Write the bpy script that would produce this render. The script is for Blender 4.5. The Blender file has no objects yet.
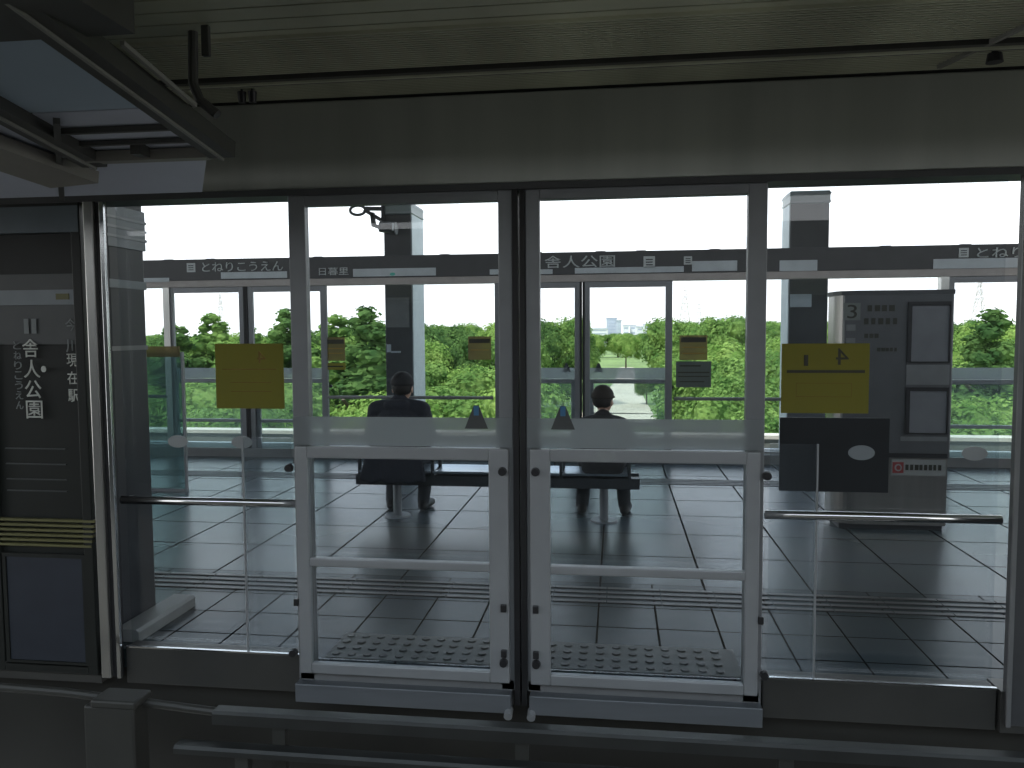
import bpy, bmesh, math, random
from mathutils import Vector, Matrix
C = bpy.context.scene.collection
SC = bpy.context.scene
PI = math.pi
random.seed(7)

# ------------------------------------------------------------------ materials
def nt(name):
    m = bpy.data.materials.new(name); m.use_nodes = True
    t = m.node_tree; t.nodes.clear()
    o = t.nodes.new('ShaderNodeOutputMaterial')
    return m, t, o

def mat(name, col, rough=.5, metal=0., var=.08, scale=6., spec=.5, stretch=None, bump=0.):
    """plain surface with a little procedural wear"""
    m, t, o = nt(name)
    b = t.nodes.new('ShaderNodeBsdfPrincipled')
    b.inputs['Roughness'].default_value = rough
    b.inputs['Metallic'].default_value = metal
    b.inputs['Specular IOR Level'].default_value = spec
    tc = t.nodes.new('ShaderNodeTexCoord'); mp = t.nodes.new('ShaderNodeMapping')
    t.links.new(tc.outputs['Object'], mp.inputs['Vector'])
    if stretch: mp.inputs['Scale'].default_value = stretch
    n = t.nodes.new('ShaderNodeTexNoise'); n.inputs['Scale'].default_value = scale; n.inputs['Detail'].default_value = 3
    t.links.new(mp.outputs['Vector'], n.inputs['Vector'])
    r = t.nodes.new('ShaderNodeValToRGB')
    r.color_ramp.elements[0].position = .3; r.color_ramp.elements[1].position = .7
    r.color_ramp.elements[0].color = (*[c * (1 - var) for c in col], 1)
    r.color_ramp.elements[1].color = (*[min(1, c * (1 + var)) for c in col], 1)
    t.links.new(n.outputs['Fac'], r.inputs['Fac'])
    t.links.new(r.outputs['Color'], b.inputs['Base Color'])
    if bump:
        bp = t.nodes.new('ShaderNodeBump'); bp.inputs['Strength'].default_value = bump; bp.inputs['Distance'].default_value = .01
        t.links.new(n.outputs['Fac'], bp.inputs['Height']); t.links.new(bp.outputs['Normal'], b.inputs['Normal'])
    t.links.new(b.outputs[0], o.inputs[0])
    return m

def glass(name, tint=(.93, .96, .95), k=1., haze=0., haze_col=(.5, .55, .55)):
    """thin architectural pane: clear transmission, Schlick mirror reflection, optional milky film"""
    m, t, o = nt(name)
    tr = t.nodes.new('ShaderNodeBsdfTransparent'); tr.inputs[0].default_value = (*tint, 1)
    gl = t.nodes.new('ShaderNodeBsdfAnisotropic'); gl.inputs['Roughness'].default_value = .01
    lw = t.nodes.new('ShaderNodeLayerWeight'); lw.inputs['Blend'].default_value = .5
    p = t.nodes.new('ShaderNodeMath'); p.operation = 'POWER'; p.inputs[1].default_value = 5
    t.links.new(lw.outputs['Facing'], p.inputs[0])
    a = t.nodes.new('ShaderNodeMath'); a.operation = 'MULTIPLY_ADD'; a.inputs[1].default_value = .96 * k; a.inputs[2].default_value = .04 * k
    t.links.new(p.outputs[0], a.inputs[0])
    mx = t.nodes.new('ShaderNodeMixShader')
    t.links.new(a.outputs[0], mx.inputs[0]); t.links.new(tr.outputs[0], mx.inputs[1]); t.links.new(gl.outputs[0], mx.inputs[2])
    last = mx
    if haze:
        df = t.nodes.new('ShaderNodeBsdfDiffuse'); df.inputs[0].default_value = (*haze_col, 1)
        tl = t.nodes.new('ShaderNodeBsdfTranslucent'); tl.inputs[0].default_value = (*haze_col, 1)
        h = t.nodes.new('ShaderNodeMixShader'); h.inputs[0].default_value = .5
        t.links.new(df.outputs[0], h.inputs[1]); t.links.new(tl.outputs[0], h.inputs[2])
        m2 = t.nodes.new('ShaderNodeMixShader'); m2.inputs[0].default_value = haze
        t.links.new(mx.outputs[0], m2.inputs[1]); t.links.new(h.outputs[0], m2.inputs[2]); last = m2
    t.links.new(last.outputs[0], o.inputs[0])
    return m

def tiles(name, size, ox, oy, c1, c2, grout, rough=.35, gw=.006, spec=.36):
    m, t, o = nt(name)
    b = t.nodes.new('ShaderNodeBsdfPrincipled')
    g = t.nodes.new('ShaderNodeTexCoord'); mp = t.nodes.new('ShaderNodeMapping')
    mp.inputs['Location'].default_value = (-ox, -oy, 0)
    t.links.new(g.outputs['Object'], mp.inputs['Vector'])
    br = t.nodes.new('ShaderNodeTexBrick'); br.offset = 0; br.squash = 1
    br.inputs['Scale'].default_value = 1; br.inputs['Brick Width'].default_value = size; br.inputs['Row Height'].default_value = size
    br.inputs['Mortar Size'].default_value = gw; br.inputs['Mortar Smooth'].default_value = .2; br.inputs['Bias'].default_value = 0
    br.inputs['Color1'].default_value = (*c1, 1); br.inputs['Color2'].default_value = (*c2, 1); br.inputs['Mortar'].default_value = (*grout, 1)
    t.links.new(mp.outputs['Vector'], br.inputs['Vector'])
    n = t.nodes.new('ShaderNodeTexNoise'); n.inputs['Scale'].default_value = 1.5; n.inputs['Detail'].default_value = 1
    t.links.new(g.outputs['Object'], n.inputs['Vector'])
    mx = t.nodes.new('ShaderNodeMix'); mx.data_type = 'RGBA'; mx.blend_type = 'MULTIPLY'; mx.inputs['Factor'].default_value = .2
    t.links.new(br.outputs['Color'], mx.inputs['A']); t.links.new(n.outputs['Color'], mx.inputs['B'])
    t.links.new(mx.outputs['Result'], b.inputs['Base Color'])
    ad = t.nodes.new('ShaderNodeMath'); ad.operation = 'MULTIPLY_ADD'; ad.inputs[1].default_value = .5
    t.links.new(br.outputs['Fac'], ad.inputs[0]); ad.inputs[2].default_value = rough
    t.links.new(ad.outputs[0], b.inputs['Roughness'])
    sp = t.nodes.new('ShaderNodeMath'); sp.operation = 'MULTIPLY_ADD'; sp.inputs[1].default_value = -spec; sp.inputs[2].default_value = spec
    t.links.new(br.outputs['Fac'], sp.inputs[0]); t.links.new(sp.outputs[0], b.inputs['Specular IOR Level'])
    b.inputs['Specular Tint'].default_value = (.82, .96, 1, 1)
    bp = t.nodes.new('ShaderNodeBump'); bp.inputs['Strength'].default_value = .3; bp.inputs['Distance'].default_value = .003; bp.invert = True
    t.links.new(br.outputs['Fac'], bp.inputs['Height']); t.links.new(bp.outputs['Normal'], b.inputs['Normal'])
    t.links.new(b.outputs[0], o.inputs[0])
    return m

def leafmat(name, c1, c2):
    m, t, o = nt(name)
    g = t.nodes.new('ShaderNodeNewGeometry')
    n = t.nodes.new('ShaderNodeTexNoise'); n.inputs['Scale'].default_value = .9; n.inputs['Detail'].default_value = 4
    t.links.new(g.outputs['Position'], n.inputs['Vector'])
    r = t.nodes.new('ShaderNodeValToRGB'); r.color_ramp.elements[0].position = .36; r.color_ramp.elements[1].position = .64
    r.color_ramp.elements[0].color = (*c1, 1); r.color_ramp.elements[1].color = (*c2, 1)
    t.links.new(n.outputs['Fac'], r.inputs['Fac'])
    d = t.nodes.new('ShaderNodeBsdfDiffuse'); tl = t.nodes.new('ShaderNodeBsdfTranslucent')
    t.links.new(r.outputs['Color'], d.inputs[0]); t.links.new(r.outputs['Color'], tl.inputs[0])
    mx = t.nodes.new('ShaderNodeMixShader'); mx.inputs[0].default_value = .35
    t.links.new(d.outputs[0], mx.inputs[1]); t.links.new(tl.outputs[0], mx.inputs[2])
    t.links.new(mx.outputs[0], o.inputs[0])
    return m

M = {}
M['alu'] = mat('satin_aluminium', (.21, .22, .23), .42, .3, .05)
M['alu_light'] = mat('light_aluminium', (.31, .325, .335), .4, .3, .05)
M['kick'] = mat('kick_plate_steel', (.17, .185, .2), .45, .4, .06, 3, stretch=(1, 1, 8))
M['steel'] = mat('polished_steel', (.62, .64, .65), .16, 1., .04)
M['steel_post'] = mat('post_steel', (.5, .5, .48), .28, .9, .05, 4, stretch=(6, 6, .5))
M['header'] = mat('header_steel', (.44, .455, .42), .36, .5, .1, 2, stretch=(2.2, 1, .2))
M['rubber'] = mat('black_rubber', (.012, .012, .013), .6)
M['black'] = mat('black_plastic', (.02, .02, .022), .4)
M['far_dark'] = mat('dark_header_paint', (.06, .062, .065), .5)
M['far_brown'] = mat('warm_grey_header', (.42, .39, .37), .5)
M['base_dark'] = mat('screen_base_grey', (.16, .165, .165), .5)
M['sill'] = mat('sill_steel', (.085, .085, .08), .4, .5, .12, 2, stretch=(1.2, 1, 1))
M['ceil'] = mat('ceiling_plank_olive', (.47, .48, .36), .42, .2, .3, 1.3, stretch=(1.4, .2, 1))
M['ceil_dark'] = mat('ceiling_void', (.03, .03, .028), .8)
M['channel'] = mat('channel_dark', (.05, .05, .045), .4)
M['roof'] = mat('roof_steel', (.28, .28, .27), .6)
M['column'] = mat('column_charcoal', (.032, .036, .042), .45, 0, .1, spec=.3)
M['panel_dk'] = mat('board_blue_grey', (.032, .037, .048), .5, spec=.3)
M['board'] = mat('board_charcoal', (.02, .022, .02), .4, spec=.3)
M['board_grey'] = mat('board_grey', (.07, .075, .075), .4)
M['reflection_band'] = mat('reflection_blue_grey', (.12, .15, .17), .4)
M['txt_white'] = mat('lettering_white', (.5, .52, .48), .5)
M['txt_grey'] = mat('lettering_grey', (.19, .21, .21), .5)
M['txt_far'] = mat('lettering_pale', (.5, .54, .54), .5)
M['txt_dark'] = mat('lettering_dark', (.03, .03, .02), .6)
M['plate'] = mat('pale_plate_and_reflection', (.2, .225, .24), .4)
M['number_plate'] = mat('number_plate_grey', (.14, .15, .14), .5)
M['reflection_far'] = mat('reflection_strip_pale', (.5, .55, .58), .5)
M['olive'] = mat('reflection_and_mark_olive', (.13, .125, .05), .5)
M['kerb'] = mat('kerb_pale', (.22, .23, .23), .5)
M['dkplate'] = mat('dark_plate', (.02, .023, .026), .4, spec=.3)
M['oval'] = mat('oval_sticker_grey', (.28, .3, .3), .5)
M['ochre'] = mat('ochre_line', (.2, .12, .02), .6)
M['tact'] = mat('tactile_grey', (.1, .108, .105), .5)
M['tact_dk'] = mat('tactile_stud', (.035, .038, .038), .4)
M['guide'] = mat('guide_bar_dark', (.05, .052, .055), .4)
M['seat'] = mat('seat_steel', (.6, .66, .72), .3, .85, .03)
M['bench_dk'] = mat('bench_frame', (.07, .075, .08), .4, .4)
M['skin'] = mat('skin', (.5, .32, .24), .5)
M['navy'] = mat('navy_cloth', (.025, .028, .038), .85, bump=.15, scale=40)
M['charcoal'] = mat('charcoal_cloth', (.035, .035, .036), .85, bump=.15, scale=40)
M['trouser'] = mat('trouser_cloth', (.045, .05, .06), .85, bump=.15, scale=40)
M['trouser_b'] = mat('trouser_dark_cloth', (.03, .034, .04), .85, bump=.15, scale=40)
M['shoe'] = mat('shoe_black', (.015, .015, .016), .45)
M['cap'] = mat('cap_black', (.018, .018, .02), .8)
M['cap_brown'] = mat('cap_dark_brown', (.03, .024, .02), .8)
M['hair'] = mat('hair_dark', (.02, .018, .016), .7, bump=.3, scale=60)
M['eye'] = mat('eye_dark', (.02, .015, .012), .2)
M['kiosk'] = mat('kiosk_face_grey', (.085, .088, .092), .4)
M['kiosk_metal'] = mat('kiosk_steel', (.26, .25, .235), .3, .8, .08, 3, stretch=(5, 5, .3))
M['sheet'] = mat('timetable_sheet', (.16, .165, .175), .5)
M['red'] = mat('label_red', (.25, .04, .04), .5)
M['pale_label'] = mat('label_pale', (.25, .255, .245), .5)
M['mast'] = mat('mast_charcoal', (.05, .053, .056), .5)
M['mast_side'] = mat('mast_side_pale', (.4, .45, .48), .5)
M['mast_reflection'] = mat('mast_reflection_teal', (.16, .2, .2), .4)
M['cream'] = mat('parapet_cream', (.62, .58, .5), .8, scale=2)
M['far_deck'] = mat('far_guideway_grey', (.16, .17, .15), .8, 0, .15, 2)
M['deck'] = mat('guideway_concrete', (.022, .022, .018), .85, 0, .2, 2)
M['railstrip'] = mat('guide_rail_steel', (.05, .052, .05), .45, .5, .2, 2, stretch=(1.5, 1, 1))
M['cable'] = mat('cable_grey', (.04, .04, .035), .5)
M['grass'] = mat('grass_green', (.16, .24, .07), .95, 0, .3, .08)
M['pathmat'] = mat('pale_path', (.62, .54, .43), .9, 0, .08, .1)
M['bark'] = mat('bark', (.08, .06, .04), .9, bump=.4)
M['sheetA'] = mat('canopy_reflection_blue', (.34, .42, .5), .5, 0, .06, 2)
M['sheetB'] = mat('canopy_reflection_lavender', (.46, .49, .57), .5, 0, .06, 2)
M['rafter'] = mat('rafter_reflection_and_pipe_dark', (.055, .055, .05), .5)
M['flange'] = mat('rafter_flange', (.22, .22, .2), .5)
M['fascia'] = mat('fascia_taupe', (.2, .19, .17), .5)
M['white'] = mat('building_white', (.8, .8, .8), .8, 0, .04, .2)
M['beige'] = mat('building_beige', (.75, .66, .58), .8, 0, .04, .2)
M['bgrey'] = mat('building_grey', (.5, .54, .6), .8, 0, .04, .2)
M['winband'] = mat('window_band', (.42, .47, .54), .4)
M['pylon'] = mat('pylon_haze_pale', (.72, .66, .68), .7)  # pale tone stands in for haze over the distance
M['green_lamp'] = mat('lamp_green', (.1, .5, .4), .4)
M['blue'] = mat('pictogram_blue', (.05, .16, .3), .5)
M['tri'] = mat('triangle_charcoal', (.06, .065, .065), .6)
M['glass'] = glass('door_glass', (.935, .95, .96))
M['glass_fix'] = glass('fixed_glass', (.94, .955, .965))
M['glass_sheet'] = glass('overlap_glass', (.93, .95, .96), .8, .05, (.5, .55, .6))
M['glass_teal'] = glass('teal_glass', (.52, .66, .66), 1., .22, (.2, .27, .27))
M['frost'] = glass('frosted_film', (.9, .93, .93), .6, .68, (.42, .45, .46))
M['yellow'] = glass('yellow_film', (.36, .34, .1), .3, .74, (.36, .335, .1))
M['far_notice'] = glass('far_notice_film', (.62, .56, .4), .3, .5, (.3, .25, .15))
M['grey_notice'] = glass('grey_notice_film', (.5, .5, .5), .3, .7, (.16, .17, .17))
M['far_glass'] = glass('far_guard_glass', (.86, .93, .92), 1., .07, (.55, .62, .62))
M['leafA'] = leafmat('leaf_mid_green', (.085, .18, .045), (.24, .37, .1))
M['leafB'] = leafmat('leaf_yellow_green', (.13, .25, .05), (.31, .44, .12))
M['leafC'] = leafmat('leaf_dark_green', (.05, .11, .035), (.14, .24, .07))
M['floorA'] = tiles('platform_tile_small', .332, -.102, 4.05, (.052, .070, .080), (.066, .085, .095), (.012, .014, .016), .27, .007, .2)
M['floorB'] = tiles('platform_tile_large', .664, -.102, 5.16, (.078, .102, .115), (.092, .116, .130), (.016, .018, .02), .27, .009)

# ------------------------------------------------------------------ mesh building
class MB:
    def __init__(s): s.bm = bmesh.new(); s.mi = 0
    def _new(s, before):
        for f in s.bm.faces:
            if f not in before: f.material_index = s.mi
    def box(s, x0, x1, y0, y1, z0, z1):
        bm = s.bm
        v = [bm.verts.new(p) for p in ((x0,y0,z0),(x1,y0,z0),(x1,y1,z0),(x0,y1,z0),(x0,y0,z1),(x1,y0,z1),(x1,y1,z1),(x0,y1,z1))]
        for q in ((3,2,1,0),(4,5,6,7),(0,1,5,4),(1,2,6,5),(2,3,7,6),(3,0,4,7)):
            bm.faces.new([v[i] for i in q]).material_index = s.mi
        return s
    def bar(s, a, b, w, h, up=(0, 0, 1)):
        """box beam between two points"""
        a, b = Vector(a), Vector(b); d = (b - a).normalized(); up = Vector(up)
        sd = d.cross(up).normalized(); u = sd.cross(d).normalized()
        vs = []
        for p in (a, b):
            for i, j in ((-1,-1),(1,-1),(1,1),(-1,1)): vs.append(s.bm.verts.new(p + sd * i * w / 2 + u * j * h / 2))
        for q in ((3,2,1,0),(4,5,6,7),(0,1,5,4),(1,2,6,5),(2,3,7,6),(3,0,4,7)):
            s.bm.faces.new([vs[i] for i in q]).material_index = s.mi
        return s
    def cyl(s, a, b, r0, r1=None, seg=14):
        a, b = Vector(a), Vector(b); r1 = r0 if r1 is None else r1
        d = (b - a); q = Vector((0, 0, 1)).rotation_difference(d.normalized())
        rings = []
        for p, r in ((a, r0), (b, r1)):
            rings.append([s.bm.verts.new(p + q @ Vector((r * math.cos(2*PI*i/seg), r * math.sin(2*PI*i/seg), 0))) for i in range(seg)])
        for i in range(seg):
            j = (i + 1) % seg
            s.bm.faces.new((rings[0][i], rings[0][j], rings[1][j], rings[1][i])).material_index = s.mi
        s.bm.faces.new(rings[0][::-1]).material_index = s.mi; s.bm.faces.new(rings[1]).material_index = s.mi
        return s
    def tube(s, pts, r, seg=10):
        for a, b in zip(pts, pts[1:]): s.cyl(a, b, r, seg=seg)
        for p in pts[1:-1]: s.ball(p, (r, r, r), 2)
        return s
    def ball(s, c, rad, sub=2):
        ret = bmesh.ops.create_icosphere(s.bm, subdivisions=sub, radius=1)
        for v in ret['verts']: v.co = Vector((v.co.x*rad[0]+c[0], v.co.y*rad[1]+c[1], v.co.z*rad[2]+c[2]))
        for v in ret['verts']:
            for f in v.link_faces: f.material_index = s.mi
        return s
    def prism(s, poly, a0, a1, axis='y'):
        """polygon (2-D) extruded along an axis"""
        f = {'y': lambda p, a: (p[0], a, p[1]), 'x': lambda p, a: (a, p[0], p[1]), 'z': lambda p, a: (p[0], p[1], a)}[axis]
        A = [s.bm.verts.new(f(p, a0)) for p in poly]; B = [s.bm.verts.new(f(p, a1)) for p in poly]
        n = len(poly)
        for i in range(n):
            j = (i + 1) % n; s.bm.faces.new((A[i], A[j], B[j], B[i])).material_index = s.mi
        s.bm.faces.new(A[::-1]).material_index = s.mi; s.bm.faces.new(B).material_index = s.mi
        return s
    def ring(s, x0, x1, z0, z1, wl, wr, wb, wt, y0, y1):
        """rectangular frame, stiles full height"""
        s.box(x0, x0+wl, y0, y1, z0, z1); s.box(x1-wr, x1, y0, y1, z0, z1)
        s.box(x0+wl, x1-wr, y0, y1, z1-wt, z1)
        if wb: s.box(x0+wl, x1-wr, y0, y1, z0, z0+wb)
        return s
    def ellipse(s, cx, cz, rx, rz, y0, y1, seg=28):
        return s.prism([(cx+rx*math.cos(2*PI*i/seg), cz+rz*math.sin(2*PI*i/seg)) for i in range(seg)], y0, y1)
    def build(s, name, mats, parent=None, bevel=0., smooth=False, seg=2):
        bmesh.ops.recalc_face_normals(s.bm, faces=s.bm.faces[:])
        me = bpy.data.meshes.new(name); 
        off = Vector((0, 0, 0))
        if parent is not None:
            p = parent
            while p is not None: off += p.location; p = p.parent
        if off.length: bmesh.ops.translate(s.bm, verts=s.bm.verts[:], vec=-off)
        s.bm.to_mesh(me); s.bm.free()
        o = bpy.data.objects.new(name, me); C.objects.link(o)
        for m in (mats if isinstance(mats, (list, tuple)) else [mats]): me.materials.append(m)
        if parent is not None: o.parent = parent
        if smooth:
            for p in me.polygons: p.use_smooth = True
        if bevel:
            b = o.modifiers.new('bevel', 'BEVEL'); b.width = bevel; b.segments = seg; b.limit_method = 'ANGLE'
        return o

def tag(o, label, cat, group=None, kind=None):
    o['label'] = label; o['category'] = cat
    if group: o['group'] = group
    if kind: o['kind'] = kind
    return o
def thing(name, label, cat, loc=(0, 0, 0), group=None):
    o = bpy.data.objects.new(name, None); C.objects.link(o); o.location = loc; o.empty_display_size = .1
    return tag(o, label, cat, group)
def struct(o, label, cat):
    return tag(o, label, cat, kind='structure')
def dup(root, loc, rotz, label):
    """copy of a thing, its parts and their sub-parts"""
    r = root.copy(); C.objects.link(r); r.location = loc; r.rotation_euler = (0, 0, rotz); r['label'] = label
    for ch in list(root.children):
        c = ch.copy(); C.objects.link(c); c.parent = r
        for g in list(ch.children):
            d = g.copy(); C.objects.link(d); d.parent = c
    return r

def text_mesh(name, body, x, z, size, y, m, parent, width=None, mirror=False, depth=.002, rotz=0):
    """upright lettering facing -Y, lower-left corner at x, z"""
    cu = bpy.data.curves.new('lettering', 'FONT'); cu.body = body; cu.size = 1; cu.extrude = 0; cu.offset = .006 if ord(body[0]) > 255 else 0
    o = bpy.data.objects.new('lettering', cu); C.objects.link(o); bpy.context.view_layer.update()
    me = bpy.data.meshes.new_from_object(o.evaluated_get(bpy.context.evaluated_depsgraph_get()))
    bpy.data.objects.remove(o); bpy.data.curves.remove(cu)
    xs = [v.co.x for v in me.vertices]; ys = [v.co.y for v in me.vertices]
    x0, x1, y0, y1 = min(xs), max(xs), min(ys), max(ys)
    sz = size / (y1 - y0); sx = (width / (x1 - x0)) if width else sz
    off = Vector((0, 0, 0)); p = parent
    while p is not None: off += p.location; p = p.parent
    for v in me.vertices:
        px = (v.co.x - x0) * sx; w = (x1 - x0) * sx
        if mirror: px = w - px
        v.co = Vector((x + px, y, z + (v.co.y - y0) * sz)) - off
    me.materials.clear(); me.materials.append(m)
    ob = bpy.data.objects.new(name, me); C.objects.link(ob); ob.parent = parent
    so = ob.modifiers.new('thickness', 'SOLIDIFY'); so.thickness = depth; so.offset = 0
    return ob

# ------------------------------------------------------------------ the setting
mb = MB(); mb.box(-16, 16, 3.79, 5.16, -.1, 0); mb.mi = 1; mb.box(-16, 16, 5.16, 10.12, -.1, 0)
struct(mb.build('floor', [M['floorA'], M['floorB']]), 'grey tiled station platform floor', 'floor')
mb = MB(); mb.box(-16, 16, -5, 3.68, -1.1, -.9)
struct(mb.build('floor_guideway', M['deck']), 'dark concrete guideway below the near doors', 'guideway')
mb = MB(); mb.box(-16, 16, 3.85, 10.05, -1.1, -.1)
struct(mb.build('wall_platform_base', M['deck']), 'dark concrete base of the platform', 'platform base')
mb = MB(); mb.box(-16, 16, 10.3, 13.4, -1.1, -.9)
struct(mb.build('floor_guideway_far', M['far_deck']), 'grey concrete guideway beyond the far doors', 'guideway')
mb = MB(); mb.box(-40, 40, 13.4, 13.65, -1.1, -.13); mb.mi = 1; mb.box(-40, 40, 13.36, 13.68, -.13, -.07)
struct(mb.build('wall_parapet', [M['far_deck'], M['cream']]), 'grey parapet with cream coping beyond the far guideway', 'parapet')
mb = MB(); mb.box(-16, 16, 3.0, 10.7, 4.3, 4.5)
struct(mb.build('ceiling_roof', M['roof']), 'grey station roof high over the platform', 'roof')
# ribbed ceiling above the near track
mb = MB(); mb.box(-16, 16, .6, 3.78, 2.80, 2.86)
y = .62
while y < 2.90:
    mb.mi = 1; mb.box(-16, 16, y, y + .092, 2.765, 2.80); y += .103
y = 2.93
while y < 3.69:
    if not (3.32 < y < 3.43): mb.box(-16, 16, y, y + .012, 2.752, 2.80)
    y += .0225
struct(mb.build('ceiling', [M['ceil_dark'], M['ceil']]), 'olive grey ribbed ceiling over the near track', 'ceiling')
mb = MB(); mb.box(-16, 16, 3.345, 3.43, 2.738, 2.80); mb.mi = 1; mb.box(-16, 16, 3.375, 3.395, 2.730, 2.739)
struct(mb.build('trim_1', [M['channel'], M['ceil']]), 'dark channel running along the ribbed ceiling', 'trim')
mb = MB(); mb.box(-16, 16, -5.2, -5, -1.1, 3.29)
struct(mb.build('light_blocker_back', M['deck']), 'unseen wall added behind the viewpoint to block light', 'wall')  # added out of view to cut fill light and shape glass reflections

mb = MB(); mb.box(-16, 16, 10.03, 10.062, 0, .115)
struct(mb.build('baseboard_far', M['base_dark']), 'dark base strip at the foot of the far screen', 'base strip')
mb = MB(); mb.box(-16, 16, 10.27, 10.36, -.9, .155)
struct(mb.build('trim_2', M['white']), 'bright ledge just outside the far screen', 'ledge')
# tactile paving
def warn_strip(label, x0, x1, y0, rows, down=0):
    t = thing('tactile_warning_strip', label, 'tactile paving', ((x0+x1)/2, y0, 0))
    s = MB().box(x0, x1, y0, y0+.33, 0, .004).build('slab', M['tact'], t)
    b = MB(); x = x0 + .045
    while x < x1 - .03:
        for j in range(rows): b.cyl((x, y0+.045+j*.08, .004), (x, y0+.045+j*.08, .010), .024, .018, 10)
        x += .083
    o = b.build('studs', M['tact_dk'], t); o['kind'] = 'stuff'
    return t
warn_strip('strip of raised warning dots on the floor inside the left near door', -1.47, -.53, 3.80, 4)
warn_strip('strip of raised warning dots on the floor inside the right near door', -.375, .60, 3.80, 4)
t = thing('tactile_guide_strip', 'dark four-line guide strip along the near side of the platform floor', 'tactile paving', (0, 4.9, 0))
for k in range(4):
    b = MB(); x = -14
    while x < 14:
        b.box(x+.003, x+.329, 4.772+k*.085, 4.812+k*.085, 0, .006); x += .332
    b.build('guide_line', M['guide'], t)
t = thing('tactile_guide_strip', 'dark narrow guide strip along the far side of the platform floor', 'tactile paving', (0, 8.9, 0))
for k in range(4):
    b = MB(); x = -14
    while x < 14:
        b.box(x+.003, x+.329, 8.62+k*.085, 8.665+k*.085, 0, .006); x += .332
    b.build('guide_line', M['guide'], t)

# ------------------------------------------------------------------ sliding screen door leaf (built around x = 0 at its middle, outward = -Y)
def make_leaf(sgn, label, far=False):
    """sgn = +1: meeting edge on +X side.  width 1.09, height -.17 .. 2.33"""
    t = thing('platform_door_leaf', label, 'sliding door', (0, 0, 0))
    X = lambda a, b: (min(a*sgn, b*sgn), max(a*sgn, b*sgn))
    m = MB()
    m.box(*X(-.545, -.461), -.02, .03, -.08, 2.33); m.box(*X(.478, .545), -.02, .03, -.08, 2.33)
    m.box(*X(-.461, .478), -.02, .03, 2.257, 2.33)
    m.build('frame', M['alu'], t, .004)
    MB().box(*X(-.461, .478), .002, .012, .02, 2.257).build('pane', M['glass'], t)
    MB().box(*X(-.54, .54), -.032, -.026, 1.104, 1.243).build('frosted_band', M['frost'], t)
    g = MB()
    g.box(*X(-.522, -.462), -.062, -.02, -.03, 1.10); g.box(*X(.43, .524), -.062, -.02, -.03, 1.10)
    for z0, z1 in ((1.043, 1.10), (.508, .55), (-.03, .022)): g.box(*X(-.462, .43), -.06, -.022, z0, z1)
    g.build('guard_frame', M['alu_light'], t, .005)
    MB().box(*X(-.462, .43), -.05, -.047, .022, 1.043).build('guard_pane', M['far_glass' if far else 'glass'], t)
    MB().box(*X(-.535, .54), -.02, .03, -.08, -.03).build('bottom_rail', M['base_dark'], t)
    MB().box(*X(-.545, .53), -.075, .035, -.172, -.08).build('kick_panel', M['kick'], t, .004)
    MB().box(*X(.545, .571), -.03, .04, -.15, 2.34).build('rubber_edge', M['rubber'], t)
    for x, z in ((-.55, .995), (.497, .995), (-.55, .075), (.497, .075)):
        MB().cyl((x*sgn, -.062, z), (x*sgn, -.085, z), .021, .018, 16).build('bumper', M['black'], t)
    for z in (.34, .12):
        MB().box(*X(.485, .512), -.078, -.06, z-.018, z+.018).build('latch', M['black'], t, .003)
    MB().box(*X(-.545, -.52), -.07, -.055, .31, .345).build('latch', M['black'], t, .003)
    MB().cyl((.52*sgn, -.05, -.16), (.52*sgn, -.1, -.175), .02, .02).build('guide_roller', M['alu_light'], t)
    # triangular warning sticker with its pictogram
    cx = .37*sgn
    tr = MB().prism([(cx-.056, 1.192), (cx+.056, 1.192), (cx+.012, 1.303), (cx-.012, 1.303)], -.036, -.034).build('warning_sticker', M['tri'], t)
    MB().box(cx-.012, cx+.012, -.0385, -.0365, 1.255, 1.30).build('pictogram', M['blue'], tr)
    return t
YL = 3.735
leafL = make_leaf(1, 'left sliding leaf of the near glass door pair')
leafR = make_leaf(-1, 'right sliding leaf of the near glass door pair')
farL = make_leaf(1, 'far', True); farR = make_leaf(-1, 'far', True)
leafL.location = (-1.027, YL, 0); leafR.location = (.123, YL, 0)
YF = 10.16
def far_pair(cx, la, lb, first=False):
    # seen from the track the far pair is turned round: its left leaf is a turned right leaf
    for rt, dx, lab in ((farR, -.574, la), (farL, .574, lb)):
        if lab is None: continue
        if first: rt.location = (cx+dx, YF, -.06); rt.rotation_euler = (0, 0, PI); rt['label'] = lab
        else: dup(rt, (cx+dx, YF, -.06), PI, lab)
far_pair(-.43, 'far glass door leaf across the platform, straight behind the near meeting edge', 'far glass door leaf across the platform behind the capped person', True)
far_pair(-4.91, 'far glass door leaf at the far left beside the dark column', 'far glass door leaf behind the yellow notice at left')
far_pair(5.02, 'far glass door leaf at the far right beyond the information board', None)

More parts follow.
